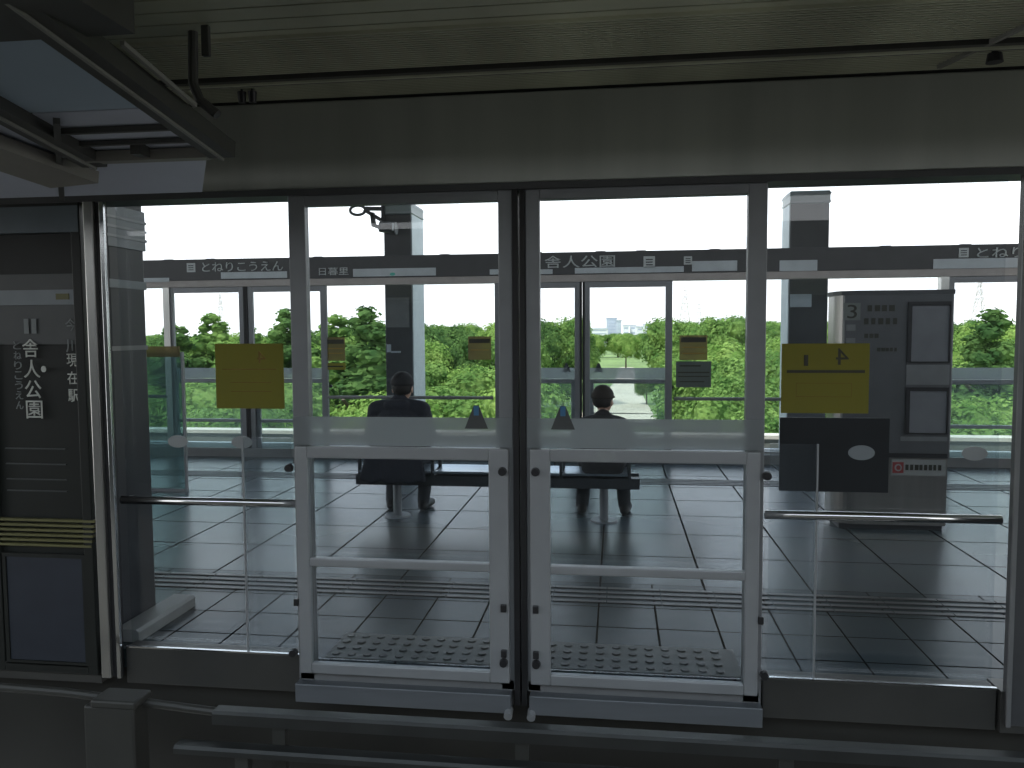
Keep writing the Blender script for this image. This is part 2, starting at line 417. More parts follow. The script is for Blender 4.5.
# ------------------------------------------------------------------ fixed screen panels
def fixed_panel(label, x0, x1, y, out, ovals=(), near=True, zb=0.):
    """out = -1 outward towards -Y, +1 towards +Y"""
    t = thing('fixed_screen_panel', label, 'glass screen', ((x0+x1)/2, y, 0))
    MB().box(x0, x1, y-.005, y+.005, .03, 2.36).build('pane', M['glass_fix'], t)
    b = MB()
    if near: b.box(x0, x1, y-.06, y+.035, -.16, .03)
    else: b.box(x0, x1, y-.09, y+.03, 0, .12)
    b.build('sill_beam', M['sill' if near else 'base_dark'], t, .004)
    MB().box(x0, x1, y-.066, y-.050, .03, .038).build('sill_cap', M['steel'], t) if near else MB().box(x0, x1, y-.02, y+.1, .12, .14).build('sill_cap', M['kerb'], t)
    yy = y - .045 if near else y - .05
    MB().cyl((x0, yy, .80), (x1, yy, .80), .021, seg=16).build('handrail', M['steel' if near else 'base_dark'], t, smooth=True)
    n = max(1, int((x1-x0)/1.1))
    for k in range(n+1):
        xb = x0 + .03 + (x1-x0-.06)*k/n
        MB().box(xb-.012, xb+.012, min(yy, y-.004), max(yy, y-.004), .785, .815).build('rail_bracket', M['alu'], t)
    for ox, oz in ovals:
        MB().ellipse(ox, oz, .055, .032, y-.0085, y-.0062).build('oval_sticker', M['oval'], t)
    return t
YP = 3.80
pL = fixed_panel('near fixed glass panel between the dark column and the left door leaf', -2.52, -1.57, YP, -1, ((-1.878, 1.10), (-2.224, 1.10)))
pR = fixed_panel('near fixed glass panel right of the doors in front of the information board', .68, 1.70, YP, -1, ((1.597, 1.09),))
fixed_panel('near fixed glass panel beyond the broad right edge post', 1.99, 2.93, YP, -1)
for par, x0, x1 in ((pL, -1.855, -1.60), (pR, .70, .91)):
    MB().box(x0, x1, YP-.052, YP-.045, -.085, 1.13).build('glass_overlap', M['glass_sheet'], par)
    xe = x0 if par is pL else x1
    MB().box(xe-.004, xe+.004, YP-.054, YP-.043, -.085, 1.13).build('glass_edge', M['alu_light'], par)
    MB().box(x0, x1, YP-.054, YP-.043, -.092, -.082).build('glass_edge', M['alu_light'], par)
MB().ellipse(-.05, 1.072, .05, .026, YL-.067, YL-.064).build('oval_sticker', M['oval'], None)
bpy.data.objects['oval_sticker.003'].name = 'oval_sticker_on_guard'
o = bpy.data.objects['oval_sticker_on_guard']; o.name = 'oval_sticker'; o.data.transform(Matrix.Translation(-leafR.location)); o.parent = leafR
fixed_panel('far fixed glass panel behind the person in navy at left centre', -3.79, -1.575, YF, 1, near=False)
fixed_panel('far fixed glass panel between the capped person and the information board', .715, 3.83, YF, 1, near=False)
fixed_panel('far fixed glass panel at the left edge behind the dark column', -8.2, -6.06, YF, 1, near=False)
for x, lab in ((3.87, 'far narrow metal post just right of the information board'), (-6.03, 'far narrow metal post beside the dark column')):
    tag(MB().box(x-.045, x+.045, YF-.05, YF+.06, 0, 2.3).build('screen_post', M['steel_post']), lab, 'post')

# headers
h = thing('screen_header', 'broad grey metal header above the near screen doors', 'header', (0, 3.8, 2.33))
MB().box(-16, 16, 3.70, 3.85, 2.335, 2.745).build('fascia', M['header'], h, .006)
MB().box(-16, 16, 3.69, 3.87, 2.305, 2.335).build('bottom_lip', M['far_dark'], h)
MB().box(-16, 16, 3.725, 3.84, 2.745, 2.799).build('top_rail', M['channel'], h)
h = thing('screen_header', 'dark header with station names above the far screen doors', 'header', (0, YF, 2.27))
MB().box(-16, 16, YF-.07, YF+.08, 2.36, 2.64).build('upper_band', M['far_dark'], h, .004)
MB().box(-16, 16, YF-.055, YF+.09, 2.27, 2.36).build('lower_band', M['far_brown'], h, .004)
for x in (-6.0, -5.4, -3.9, -2.2, -1.0, -.2, .3, 1.2, 3.2, 4.1):
    MB().box(x-.06, x+.06, YF-.02, YF+.04, 2.64, 2.652).build('cap_clip', M['far_dark'], h)
def header_reflection(x0, x1, z0, z1):
    return MB().box(x0, x1, YF-.078, YF-.072, z0, z1).build('reflection_strip', M['reflection_far'], h)  # near-glass reflections painted as pale strips on the header
header_reflection(-5.22, -4.30, 2.375, 2.46)
s1 = header_reflection(-3.40, -2.30, 2.375, 2.475)
MB().ellipse(-2.87, 2.40, .035, .02, YF-.084, YF-.079).build('lamp', M['green_lamp'], s1)
header_reflection(-1.60, -1.17, 2.375, 2.44); header_reflection(-1.10, -.80, 2.37, 2.43); header_reflection(-.52, .82, 2.37, 2.44)
header_reflection(.92, 1.46, 2.375, 2.50); header_reflection(1.96, 2.40, 2.36, 2.49); header_reflection(3.72, 5.4, 2.36, 2.475); header_reflection(-6.5, -5.96, 2.345, 2.40)
yy = YF - .081
def icon(x, z, s):
    i = MB().box(x, x+s, YF-.078, YF-.073, z, z+s).build('line_symbol', M['txt_far'], h)
    b = MB()
    for k in range(3): b.box(x+s*.2, x+s*.8, YF-.081, YF-.0785, z+s*(.2+.23*k), z+s*(.3+.23*k))
    b.build('symbol_bars', M['far_dark'], i)
icon(-5.70, 2.47, .12)
text_mesh('station_name', 'とねりこうえん', -5.48, 2.47, .125, yy, M['txt_far'], h, 1.13)
text_mesh('station_name', '舎人公園', -.90, 2.445, .15, yy, M['txt_far'], h, .88)
icon(.33, 2.43, .14); icon(.82, 2.46, .10)
text_mesh('direction_name', '日暮里', -3.86, 2.40, .10, yy, M['txt_far'], h, .4)
icon(4.0, 2.49, .11)
text_mesh('station_name', 'とねり', 4.2, 2.48, .12, yy, M['txt_far'], h, .5)

# posts of the near screen
t = thing('screen_post', 'bright metal double post right of the station sign board', 'post', (-2.6, 3.78, 0))
MB().box(-2.628, -2.578, 3.69, 3.75, -.12, 2.31).build('wide_profile', M['steel_post'], t, .006)
MB().box(-2.578, -2.540, 3.715, 3.75, -.12, 2.31).build('gap_seal', M['black'], t)
MB().box(-2.545, -2.522, 3.695, 3.715, -.12, 2.31).build('narrow_profile', M['steel'], t, .003)
t = thing('screen_post', 'broad dark grey post at the right edge', 'post', (1.85, 3.78, 0))
MB().box(1.725, 1.99, 3.70, 3.745, -.12, 2.31).build('body', M['far_dark'], t, .006)
MB().box(1.722, 1.74, 3.69, 3.70, -.12, 2.31).build('edge_strip', M['base_dark'], t)
tag(MB().box(-16, -2.65, 3.72, 3.86, -.16, -.12).build('sill_beam', M['sill']), 'dark sill under the station sign board', 'sill')
tag(MB().box(1.71, 16, 3.72, 3.86, -.16, .03).build('sill_beam', M['sill']), 'dark sill at the foot of the right edge post', 'sill')

# ------------------------------------------------------------------ station sign board at the left
YB = 3.70
t = thing('station_sign_board', 'tall dark station sign board with vertical white lettering at left', 'sign', (-2.95, YB, 0))
MB().ring(-3.30, -2.655, -.11, 2.31, .12, .05, .05, .02, YB, YB+.09).build('frame', M['board'], t, .004)
MB().box(-3.20, -2.70, YB+.03, YB+.08, -.06, 2.29).build('backing', M['board'], t)
MB().box(-3.18, -2.66, YB-.004, YB+.03, 2.16, 2.29).build('board_reflection', M['reflection_band'], t)  # bright reflection in the glass painted as a pale band
up = MB().box(-3.18, -2.705, YB+.012, YB+.03, 1.60, 1.955).build('upper_panel', M['board_grey'], t)
MB().box(-3.16, -2.705, YB+.006, YB+.012, 1.80, 1.875).build('pale_band', M['plate'], up)
MB().box(-2.80, -2.73, YB+.001, YB+.006, 1.825, 1.855).build('yellow_mark', M['olive'], up)
MB().box(-3.15, -2.72, YB+.005, YB+.03, -.05, .50).build('lower_panel', M['panel_dk'], t, .004)
MB().ring(-3.17, -2.70, -.07, .52, .02, .02, .02, .02, YB, YB+.02).build('lower_frame', M['board'], t)
for z in (.98, 1.06, .84, .90):
    MB().box(-3.14, -2.80, YB+.022, YB+.03, z, z+.006).build('trim_line', M['board_grey'], t)
for k in range(6):
    MB().box(-3.28, -2.66+.005*k, YB-.004, YB+.02, .56+k*.026, .572+k*.026).build('tactile_reflection', M['olive'], t)  # reflection of yellow tactile paving painted as stripes
yt = YB + .004
for k in range(2): text_mesh('number_digit', '1', -2.985+.042*k, 1.655, .075, yt, M['txt_grey'], t, .026)
for k, ch in enumerate('舎人公園'):
    text_mesh('station_name', ch, -3.0+.002*k, 1.535-.1045*k, .092, yt, M['txt_white'], t, .092)
for k, ch in enumerate('とねりこうえん'):
    text_mesh('kana_name', ch, -3.05, 1.575-.051*k, .042, yt, M['txt_grey'], t, .042)
for k, (ch, z, m_) in enumerate((('今', 1.665, 'txt_grey'), ('川', 1.56, 'txt_grey'), ('現', 1.488, 'txt_white'), ('在', 1.398, 'txt_white'), ('駅', 1.308, 'txt_white'))):
    text_mesh('side_lettering', ch, -2.757, z, .065, yt, M[m_], t, .06)
MB().ellipse(-2.885, 1.475, .013, .016, YB, YB+.004).build('white_dot', M['txt_white'], t)

# dark column, kerb, teal screen on the platform at left
t = thing('column', 'dark charcoal column standing behind the left fixed panel', 'column', (-3.0, 4.1, 0))
MB().box(-3.6, -2.68, 3.96, 4.28, 0, 4.3).build('shaft', M['column'], t, .008)
MB().box(-3.61, -2.672, 3.95, 4.29, 2.12, 2.34).build('column_reflection', M['reflection_band'], t)  # reflected bright band painted onto the column
for z in (2.17, 2.22, 2.27): MB().box(-3.62, -2.668, 3.94, 4.30, z, z+.014).build('column_reflection_rib', M['plate'], t)
MB().box(-3.61, -2.674, 3.952, 4.288, 1.90, 1.945).build('column_reflection', M['reflection_band'], t)
MB().box(-3.605, -2.676, 3.955, 4.284, 1.56, 1.585).build('column_reflection_rib', M['base_dark'], t)
tag(MB().prism([(-2.67, 0), (-2.53, 0), (-2.53, .055), (-2.545, .07), (-2.67, .07)], 3.87, 4.45).build('floor_kerb', M['kerb'], None, .004), 'pale low kerb on the floor beside the dark column', 'kerb')
t = thing('glass_barrier', 'teal tinted glass barrier just right of the dark column', 'glass barrier', (-4.8, 7.75, 0))
MB().box(-5.4, -4.47, 7.74, 7.755, .03, 1.46).build('pane', M['glass_teal'], t)
MB().box(-5.4, -4.45, 7.72, 7.775, 0, .03).build('shoe_rail', M['alu'], t)
MB().box(-4.47, -4.45, 7.73, 7.765, .03, 1.46).build('edge_trim', M['alu'], t)
MB().box(-5.2, -4.48, 7.73, 7.738, 1.41, 1.52).build('yellow_notice', M['far_notice'], t)

# ------------------------------------------------------------------ notices on the glass
def notice(label, x0, x1, z0, z1, m, lines, y=YP-.012, cat='notice'):
    t = thing('glass_notice', label, cat, ((x0+x1)/2, y, z0))
    MB().box(x0, x1, y-.002, y+.002, z0, z1).build('sheet', m, t)
    for (a, b, c, d, mm) in lines:
        MB().box(x0+(x1-x0)*a, x0+(x1-x0)*b, y-.004, y-.0022, z0+(z1-z0)*c, z0+(z1-z0)*d).build('print_line', M[mm], t)
    return t
n1 = notice('square yellow notice stuck on the near glass at left', -2.004, -1.645, 1.272, 1.598, M['yellow'],
       ((.1, .9, .60, .615, 'ochre'), (.22, .82, .40, .41, 'ochre'), (.22, .82, .26, .27, 'ochre')))
n2 = notice('wide yellow notice above the dark plate on the near right glass', .752, 1.136, 1.268, 1.587, M['yellow'],
       ((.06, .95, .58, .62, 'txt_dark'), (.17, .8, .43, .436, 'ochre'), (.17, .8, .235, .241, 'ochre'), (.17, .174, .235, .436, 'ochre'), (.8, .804, .235, .436, 'ochre')))
text_mesh('door_number', '4', .99, 1.49, .075, YP-.016, M['txt_dark'], n2, .055, mirror=True)
text_mesh('door_number', '1', .85, 1.485, .05, YP-.016, M['txt_dark'], n2, .018, mirror=True)
text_mesh('door_number', '4', -1.78, 1.50, .06, YP-.016, M['ochre'], n1, .045, mirror=True)
t = thing('dark_plate', 'dark grey rectangular plate with pale oval on the right near glass', 'plate', (.99, YP, .9))
MB().box(.749, 1.23, YP-.012, YP-.006, .905, 1.247).build('sheet', M['dkplate'], t)
MB().ellipse(1.11, 1.088, .058, .034, YP-.0155, YP-.0125).build('oval_sticker', M['plate'], t)
yf = YF - .012
notice('brown notice with yellow foot on the far glass left of the navy person', -3.82, -3.55, 1.28, 1.59, M['far_notice'], ((.05, .95, .72, .9, 'txt_dark'), (.1, .9, .5, .54, 'ochre'), (.1, .9, .3, .34, 'ochre')), yf)
notice('small amber label below the brown notice on the far glass', -3.82, -3.55, 1.16, 1.25, M['yellow'], ((.1, .9, .4, .6, 'txt_dark'),), yf)
notice('brown notice on the far glass right of the navy person', -1.90, -1.60, 1.29, 1.59, M['far_notice'], ((.05, .95, .72, .9, 'txt_dark'), (.1, .9, .4, .44, 'ochre')), yf)
notice('brown notice above the grey sheet on the far glass', .78, 1.12, 1.28, 1.59, M['far_notice'], ((.05, .95, .72, .92, 'txt_dark'), (.1, .9, .5, .54, 'ochre'), (.1, .9, .25, .3, 'ochre')), yf)
notice('grey sheet below the brown notice on the far glass', .74, 1.17, .94, 1.265, M['grey_notice'], ((.1, .7, .8, .86, 'txt_dark'), (.05, .95, .55, .6, 'txt_dark'), (.05, .95, .4, .44, 'txt_dark'), (.1, .8, .2, .24, 'txt_dark')), yf)

# ------------------------------------------------------------------ bench
YBN = 6.95
t = thing('platform_bench', 'long steel platform bench the two seated people share', 'bench', (-1.03, YBN, 0))
SE = [-2.26, -1.60, -1.03, -.47, .11]
for k in range(4):
    a, b_ = SE[k]+.012, SE[k+1]-.012
    m = MB()
    prof = [(-.20, .435), (-.215, .44), (-.16, .43), (.0, .415), (.12, .425), (.19, .435), (.215, .425), (.225, .40), (.215, .40), (.205, .413), (.12, .405), (0, .397), (-.15, .412), (-.21, .42)]
    m.prism([(YBN+p[0], p[1]) for p in prof[1:]], a, b_, 'x')
    m.build('seat', M['seat'], t)
MB().box(-2.30, .20, YBN-.17, YBN-.06, .30, .395).build('beam', M['bench_dk'], t, .006)
MB().box(-2.30, .20, YBN+.08, YBN+.13, .33, .395).build('beam', M['bench_dk'], t, .006)
for x in SE:
    m = MB(); m.bar((x, YBN-.16, .36), (x, YBN-.16, .60), .03, .03, (0, 1, 0)); m.bar((x, YBN-.175, .60), (x, YBN+.16, .60), .035, .022); m.bar((x, YBN+.145, .60), (x, YBN+.145, .36), .03, .03, (0, 1, 0))
    m.build('armrest', M['bench_dk'], t, .004)
for x in (-1.95, -.105):
    l = MB().cyl((x, YBN-.06, .012), (x, YBN-.06, .31), .038, seg=20).build('leg', M['alu'], t)
    MB().cyl((x, YBN-.06, 0), (x, YBN-.06, .014), .12, .115, seg=28).build('foot_plate', M['alu'], l)

# ------------------------------------------------------------------ people
def rcone(bm, a, b, ra, rb, seg=14):
    """rounded cone with separate side / depth radii"""
    a, b = Vector(a), Vector(b); ra = (ra, ra) if not isinstance(ra, tuple) else ra; rb = (rb, rb) if not isinstance(rb, tuple) else rb
    n = 6
    for k in range(n + 1):
        f = k / n; c = a.lerp(b, f); rx = ra[0]*(1-f)+rb[0]*f; ry = ra[1]*(1-f)+rb[1]*f
        rz = (rx + ry) / 2
        ret = bmesh.ops.create_icosphere(bm, subdivisions=2, radius=1)
        for v in ret['verts']: v.co = Vector((v.co.x*rx, v.co.y*ry, v.co.z*min(rx, ry))) + c
    ring = []
    d = (b - a)
    if d.length > 1e-4:
        q = Vector((0, 0, 1)).rotation_difference(d.normalized())
        vert = abs(d.normalized().z) > .6
        for c, r in ((a, ra), (b, rb)):
            row = []
            for i in range(seg):
                ca, sa = math.cos(2*PI*i/seg), math.sin(2*PI*i/seg)
                if vert: p = c + Vector((r[0]*ca, r[1]*sa, 0))
                else:
                    rr = min(r); p = c + q @ Vector((rr*ca, rr*sa, 0))
                row.append(bm.verts.new(p))
            ring.append(row)
        for i in range(seg):
            j = (i+1) % seg; bm.faces.new((ring[0][i], ring[0][j], ring[1][j], ring[1][i]))
        bm.faces.new(ring[0][::-1]); bm.faces.new(ring[1])

def fuse(name, bm, m, parent, voxel=.008, smooth=3, loc=None):
    me = bpy.data.meshes.new(name); bm.to_mesh(me); bm.free()
    o = bpy.data.objects.new(name, me); C.objects.link(o)
    r = o.modifiers.new('fuse', 'REMESH'); r.mode = 'VOXEL'; r.voxel_size = voxel
    s = o.modifiers.new('ease', 'SMOOTH'); s.iterations = smooth; s.factor = .5
    bpy.context.view_layer.update()
    me2 = bpy.data.meshes.new_from_object(o.evaluated_get(bpy.context.evaluated_depsgraph_get()))
    o.modifiers.clear(); o.data = me2; bpy.data.meshes.remove(me); me2.name = name
    me2.materials.clear(); me2.materials.append(m)
    for p in me2.polygons: p.use_smooth = True; p.material_index = 0
    if parent is not None: o.parent = parent
    return o

def head_bm(bm, c, turn, s=1.):
    """skull, jaw, nose, ears, lips and brow; face towards +Y before the turn about Z"""
    R = Matrix.Rotation(turn, 3, 'Z')
    def bl(p, r, sub=3):
        ret = bmesh.ops.create_icosphere(bm, subdivisions=sub, radius=1)
        for v in ret['verts']: v.co = R @ (Vector((v.co.x*r[0], v.co.y*r[1], v.co.z*r[2])) * s + Vector(p) * s) + Vector(c)
    bl((0, -.012, .03), (.076, .094, .085)); bl((0, .022, -.012), (.066, .072, .088)); bl((0, .05, -.075), (.036, .036, .03))
    bl((0, .094, -.012), (.014, .02, .028), 2); bl((0, .107, -.026), (.016, .013, .011), 2)
    bl((0, .086, -.058), (.024, .009, .006), 2); bl((0, .084, -.068), (.02, .009, .006), 2)
    for sx in (-1, 1):
        bl((sx*.078, -.008, -.008), (.009, .022, .034), 2); bl((sx*.032, .083, .022), (.026, .01, .007), 2); bl((sx*.05, .06, -.02), (.02, .02, .02), 2)

def hand_bm(bm, wrist, d, side, grip=.6):
    """palm, four bent fingers of unequal length and a thumb from the side of the palm"""
    w = Vector(wrist); d = Vector(d).normalized(); dn = Vector((0, 0, -1)); dn = (dn - d*dn.dot(d)).normalized(); sd = d.cross(dn).normalized()
    for i in range(4):
        o = (i - 1.5) * .019; rcone(bm, w + d*.01 + sd*o*.7, w + d*.085 + sd*o, .0125, .0115, 8)
    for i, L in enumerate((.066, .076, .071, .055)):
        o = (i - 1.5) * .0205; p = w + d*.09 + sd*o; ang = 0.
        for k in range(3):
            ang += grip * (.55 + .12*k); q = p + (d*math.cos(ang) + dn*math.sin(ang)) * L * (.45, .32, .25)[k]
            rcone(bm, p, q, .0092-.001*k, .0085-.001*k, 8); p = q
    p = w + d*.03 + sd*side*.03; q = p + (d*.6 + sd*side*.75 + dn*.3).normalized()*.04; r = q + (d*.9 + sd*side*.1 + dn*.5).normalized()*.032
    rcone(bm, p, q, .0125, .011, 8); rcone(bm, q, r, .0105, .009, 8)

def person(label, loc, hs, sh, sw, head_c, turn, foot, jm, tm, cap_m, tail, hood, elbow, k=1.):
    """hs = head scale, sh = shoulder height, sw = half shoulder width; local: seat top .43, facing +Y"""
    hc = Vector(head_c)
    J = dict(pel=(0, -.03, .53), wai=(0, -.055, .70), che=(0, -.035, sh-.16), upc=(0, -.01, sh-.04))
    neck0 = Vector((0, .0, sh)); neck1 = hc + Vector((0, -.01, -.09*hs))
    bm = bmesh.new()
    rcone(bm, J['pel'], J['wai'], (.155*k, .12), (.135*k, .105)); rcone(bm, J['wai'], J['che'], (.135*k, .105), (.155*k, .11)); rcone(bm, J['che'], J['upc'], (.15*k, .105), (.1, .08))
    rcone(bm, neck0, neck1, .058, .052); head_bm(bm, hc, turn, hs)
    arms, legs = [], []
    for s in (-1, 1):
        S = Vector((s*(sw-.055), -.01, sh-.055)); E = Vector((s*elbow, .04, .70)); W = Vector((s*.10, .25, .60))
        H = Vector((s*.095, .0, .51)); K = Vector((s*.16, .40, .50)); A = Vector((s*foot, .235, .10))
        rcone(bm, (s*.05, -.01, sh-.03), S, .06, .06); rcone(bm, S, E, .052, .042); rcone(bm, E, W, .042, .028)
        hand_bm(bm, W, Vector((-s*.25, 1, -.25)), -s, .55)
        rcone(bm, H, K, .085, .06); rcone(bm, K, A, .058, .038)
        F = Vector((s*(foot+.03), .40, .04)); rcone(bm, A + Vector((0, 0, -.04)), F, .038, .03)
        arms.append((S, E, W)); legs.append((H, K, A, F))
    o = fuse('person', bm, M['skin'], None, .006, 3); o.location = loc
    tag(o, label, 'person')
    # jacket
    bm = bmesh.new(); g = .022
    rcone(bm, (0, -.03, .50), J['wai'], (.20*k, .15), (.175*k, .14)); rcone(bm, J['wai'], J['che'], (.175*k, .14), (.19*k, .14)); rcone(bm, J['che'], J['upc'], (.19*k, .135), (.15, .10))
    for s, (S, E, W) in zip((-1, 1), arms):
        rcone(bm, (s*.05, -.01, sh-.035), S, .085, .08); rcone(bm, S, E, .078, .066); rcone(bm, E, E.lerp(W, .9), .066, .046)
    rcone(bm, neck0 + Vector((0, -.01, -.035)), neck0 + Vector((0, 0, .02)), (.105, .085), (.08, .072))
    if hood: rcone(bm, (-.07, -.085, sh-.01), (.07, -.085, sh-.01), .05, .05)
    if tail:
        for i in range(19):
            f = i/18 - .5; rcone(bm, (f*.40, -.19, .62), (f*(tail*2.1), -.262, .365 + .012*math.cos(i*1.1)), .045, .026)
    fuse('jacket', bm, jm, o, .009, 4)
    bm = bmesh.new()
    rcone(bm, (-.07, -.02, .515), (.07, -.02, .515), .125, .125)
    for H, K, A, F in legs: rcone(bm, H, K, .10, .078); rcone(bm, K, A + Vector((0, 0, -.02)), .078, .058)
    fuse('trousers', bm, tm, o, .009, 4)
    for s, (H, K, A, F) in zip((-1, 1), legs):
        bm = bmesh.new()
        rcone(bm, A + Vector((0, -.03, -.055)), A + Vector((0, .0, -.01)), (.046, .056), (.046, .05)); rcone(bm, A + Vector((0, -.02, -.06)), F + Vector((0, 0, .002)), (.042, .05), (.046, .04))
        for v in bm.verts: v.co.z = max(v.co.z, .003)
        fuse('shoe', bm, M['shoe'], o, .008, 2)
    # hair and cap
    R = Matrix.Rotation(turn, 3, 'Z')
    bm = bmesh.new(); ret = bmesh.ops.create_icosphere(bm, subdivisions=4, radius=1)
    for v in ret['verts']:
        p = Vector((v.co.x*.083, v.co.y*.101 - .016, v.co.z*.094 + .026))
        if v.co.y > .25: p.y = min(p.y, .05)
        v.co = R @ (p*hs) + hc
    kill = [f for f in bm.faces if (R.inverted() @ (f.calc_center_median() - hc)).z < -.045*hs or ((R.inverted() @ (f.calc_center_median() - hc)).y > .03*hs and (R.inverted() @ (f.calc_center_median() - hc)).z < .05*hs)]
    bmesh.ops.delete(bm, geom=kill, context='FACES')
    me = bpy.data.meshes.new('hair'); bm.to_mesh(me); bm.free(); ho = bpy.data.objects.new('hair', me); C.objects.link(ho); ho.parent = o; me.materials.append(M['hair'])
    for p in me.polygons: p.use_smooth = True
    sm = ho.modifiers.new('thickness', 'SOLIDIFY'); sm.thickness = .006
    bm = bmesh.new(); ret = bmesh.ops.create_icosphere(bm, subdivisions=4, radius=1)
    for v in ret['verts']:
        q = v.co.copy()
        p = Vector((q.x*.092, q.y*.110 - .012, max(q.z, -.12)*.100 + .04))
        v.co = R @ (p*hs) + hc
    me = bpy.data.meshes.new('cap'); 
    # brim reaches forward over the brow
    pts = [(-.07, .07), (-.062, .12), (-.035, .155), (0, .165), (.035, .155), (.062, .12), (.07, .07)]
    A_ = [bm.verts.new(R @ (Vector((x, y, .035 - abs(x)*.15))*hs) + hc) for x, y in pts]; B_ = [bm.verts.new(R @ (Vector((x, y, .043 - abs(x)*.15))*hs) + hc) for x, y in pts]
    bm.faces.new(A_); bm.faces.new(B_[::-1])
    for i in range(len(pts)):
        j = (i+1) % len(pts); bm.faces.new((A_[i], B_[i], B_[j], A_[j]))
    bmesh.ops.recalc_face_normals(bm, faces=bm.faces[:])
    bm.to_mesh(me); bm.free(); co = bpy.data.objects.new('cap', me); C.objects.link(co); co.parent = o; me.materials.append(cap_m)
    for p in me.polygons: p.use_smooth = True
    for sx in (-1, 1):
        e = MB(); e.ball(hc + R @ (Vector((sx*.032, .083, .008))*hs), (.011*hs, .007*hs, .006*hs)); eo = e.build('eye', M['eye'], None); eo.parent = o
    return o
# the person's mesh is built round its own origin, then set down on the bench
person('seated person in dark navy jacket and cap at the bench left end', (-1.93, YBN-.02, 0), 1.12, 1.015, .265, (.02, .05, 1.145), 0., .15, M['navy'], M['trouser'], M['cap'], .26, True, .275, 1.12)
person('seated person with rounded dark cap at the bench right end, right ear showing', (-.115, YBN-.02, 0), 1.06, .885, .21, (0, .08, 1.035), -.35, .19, M['charcoal'], M['trouser_b'], M['cap_brown'], 0, True, .24, 1.0)

# ------------------------------------------------------------------ information board
YK = 6.83
t = thing('information_board', 'tall grey freestanding information board with number 3 and timetables', 'information board', (2.22, YK, 0))
# body with a rounded steel left flank
arc = [(1.80 + .16*(1-math.sin(a*PI/16)), YK + .16*(1-math.cos(a*PI/16))) for a in range(0, 9)]
pl = [(2.67, YK), (2.67, YK+.32), (1.80, YK+.32)] + [(1.80, YK+.16)] + [(1.80+.16-.16*math.cos(a*PI/16), YK+.16-.16*math.sin(a*PI/16)) for a in range(1, 9)]
MB().prism(pl, .04, 1.93, 'z').build('body', M['kiosk_metal'], t)
MB().prism([(x, y) for x, y in [(2.69, YK-.01), (2.69, YK+.33), (1.79, YK+.33), (1.79, YK+.15), (1.83, YK+.03), (1.95, YK-.01)]], 1.93, 1.965, 'z').build('top_cap', M['far_dark'], t)
MB().box(1.84, 2.65, YK+.02, YK+.30, 0, .04).build('base', M['black'], t)
MB().box(1.845, 2.675, YK-.012, YK+.06, .60, 1.93).build('face_panel', M['kiosk'], t, .004)
f = MB().box(1.835, 1.965, YK-.018, YK-.012, 1.725, 1.865).build('number_plate', M['number_plate'], t)
text_mesh('number', '3', 1.862, 1.74, .11, YK-.020, M['txt_dark'], f, .075)
def rows(x, z, n, w, hgt, dz, seed, m_='txt_dark'):
    random.seed(seed)
    for k in range(n):
        b = MB(); xx = x
        while xx < x + w - .01:
            ww = hgt * random.uniform(.6, 1.0); b.box(xx, xx+ww, YK-.016, YK-.0125, z-k*dz, z-k*dz+hgt); xx += hgt*1.12
        b.build('text_row', M[m_], t)
rows(2.02, 1.795, 1, .22, .05, .1, 3); rows(1.995, 1.69, 1, .29, .05, .1, 4); rows(2.0, 1.58, 1, .12, .035, .1, 5); rows(2.1, 1.47, 1, .16, .03, .1, 6)
for z in (1.64, 1.53): MB().box(1.86, 1.93, YK-.016, YK-.0125, z, z+.05).build('small_plate', M['base_dark'], t)
for z0, z1 in ((1.38, 1.87), (.80, 1.18)):
    fr = MB().ring(2.33, 2.655, z0, z1, .03, .008, .008, .03, YK-.03, YK-.012).build('timetable_frame', M['black'], t)
    sh_ = MB().box(2.36, 2.647, YK-.016, YK-.0125, z0+.008, z1-.03).build('timetable_sheet', M['sheet'], fr)
    b = MB(); z = z1 - .08
    while z > z0 + .04: b.box(2.385, 2.63, YK-.0185, YK-.0165, z, z+.006); z -= .034
    b.build('timetable_print', M['base_dark'], fr)
MB().box(2.33, 2.66, YK-.018, YK-.012, 1.20, 1.36).build('divider', M['base_dark'], t)
MB().box(2.30, 2.66, YK-.016, YK-.012, .74, .775).build('divider', M['base_dark'], t)
MB().box(1.86, 2.66, YK-.018, YK-.012, .605, .64).build('dark_slot', M['black'], t)
lb = MB().box(2.235, 2.655, YK-.008, YK+.02, .455, .585).build('label_strip', M['pale_label'], t)
MB().box(2.245, 2.33, YK-.012, YK-.0085, .475, .565).build('red_square', M['red'], lb)
MB().ellipse(2.288, .52, .028, .03, YK-.015, YK-.0125).build('ring_symbol', M['pale_label'], lb)
MB().ellipse(2.288, .52, .017, .019, YK-.018, YK-.0155).build('ring_centre', M['red'], lb)
b = MB(); xx = 2.345
random.seed(11)
while xx < 2.63: b.box(xx, xx+.03*random.uniform(.6, 1), YK-.0115, YK-.0085, .50, .545); xx += .036
b.build('label_print', M['txt_dark'], lb)

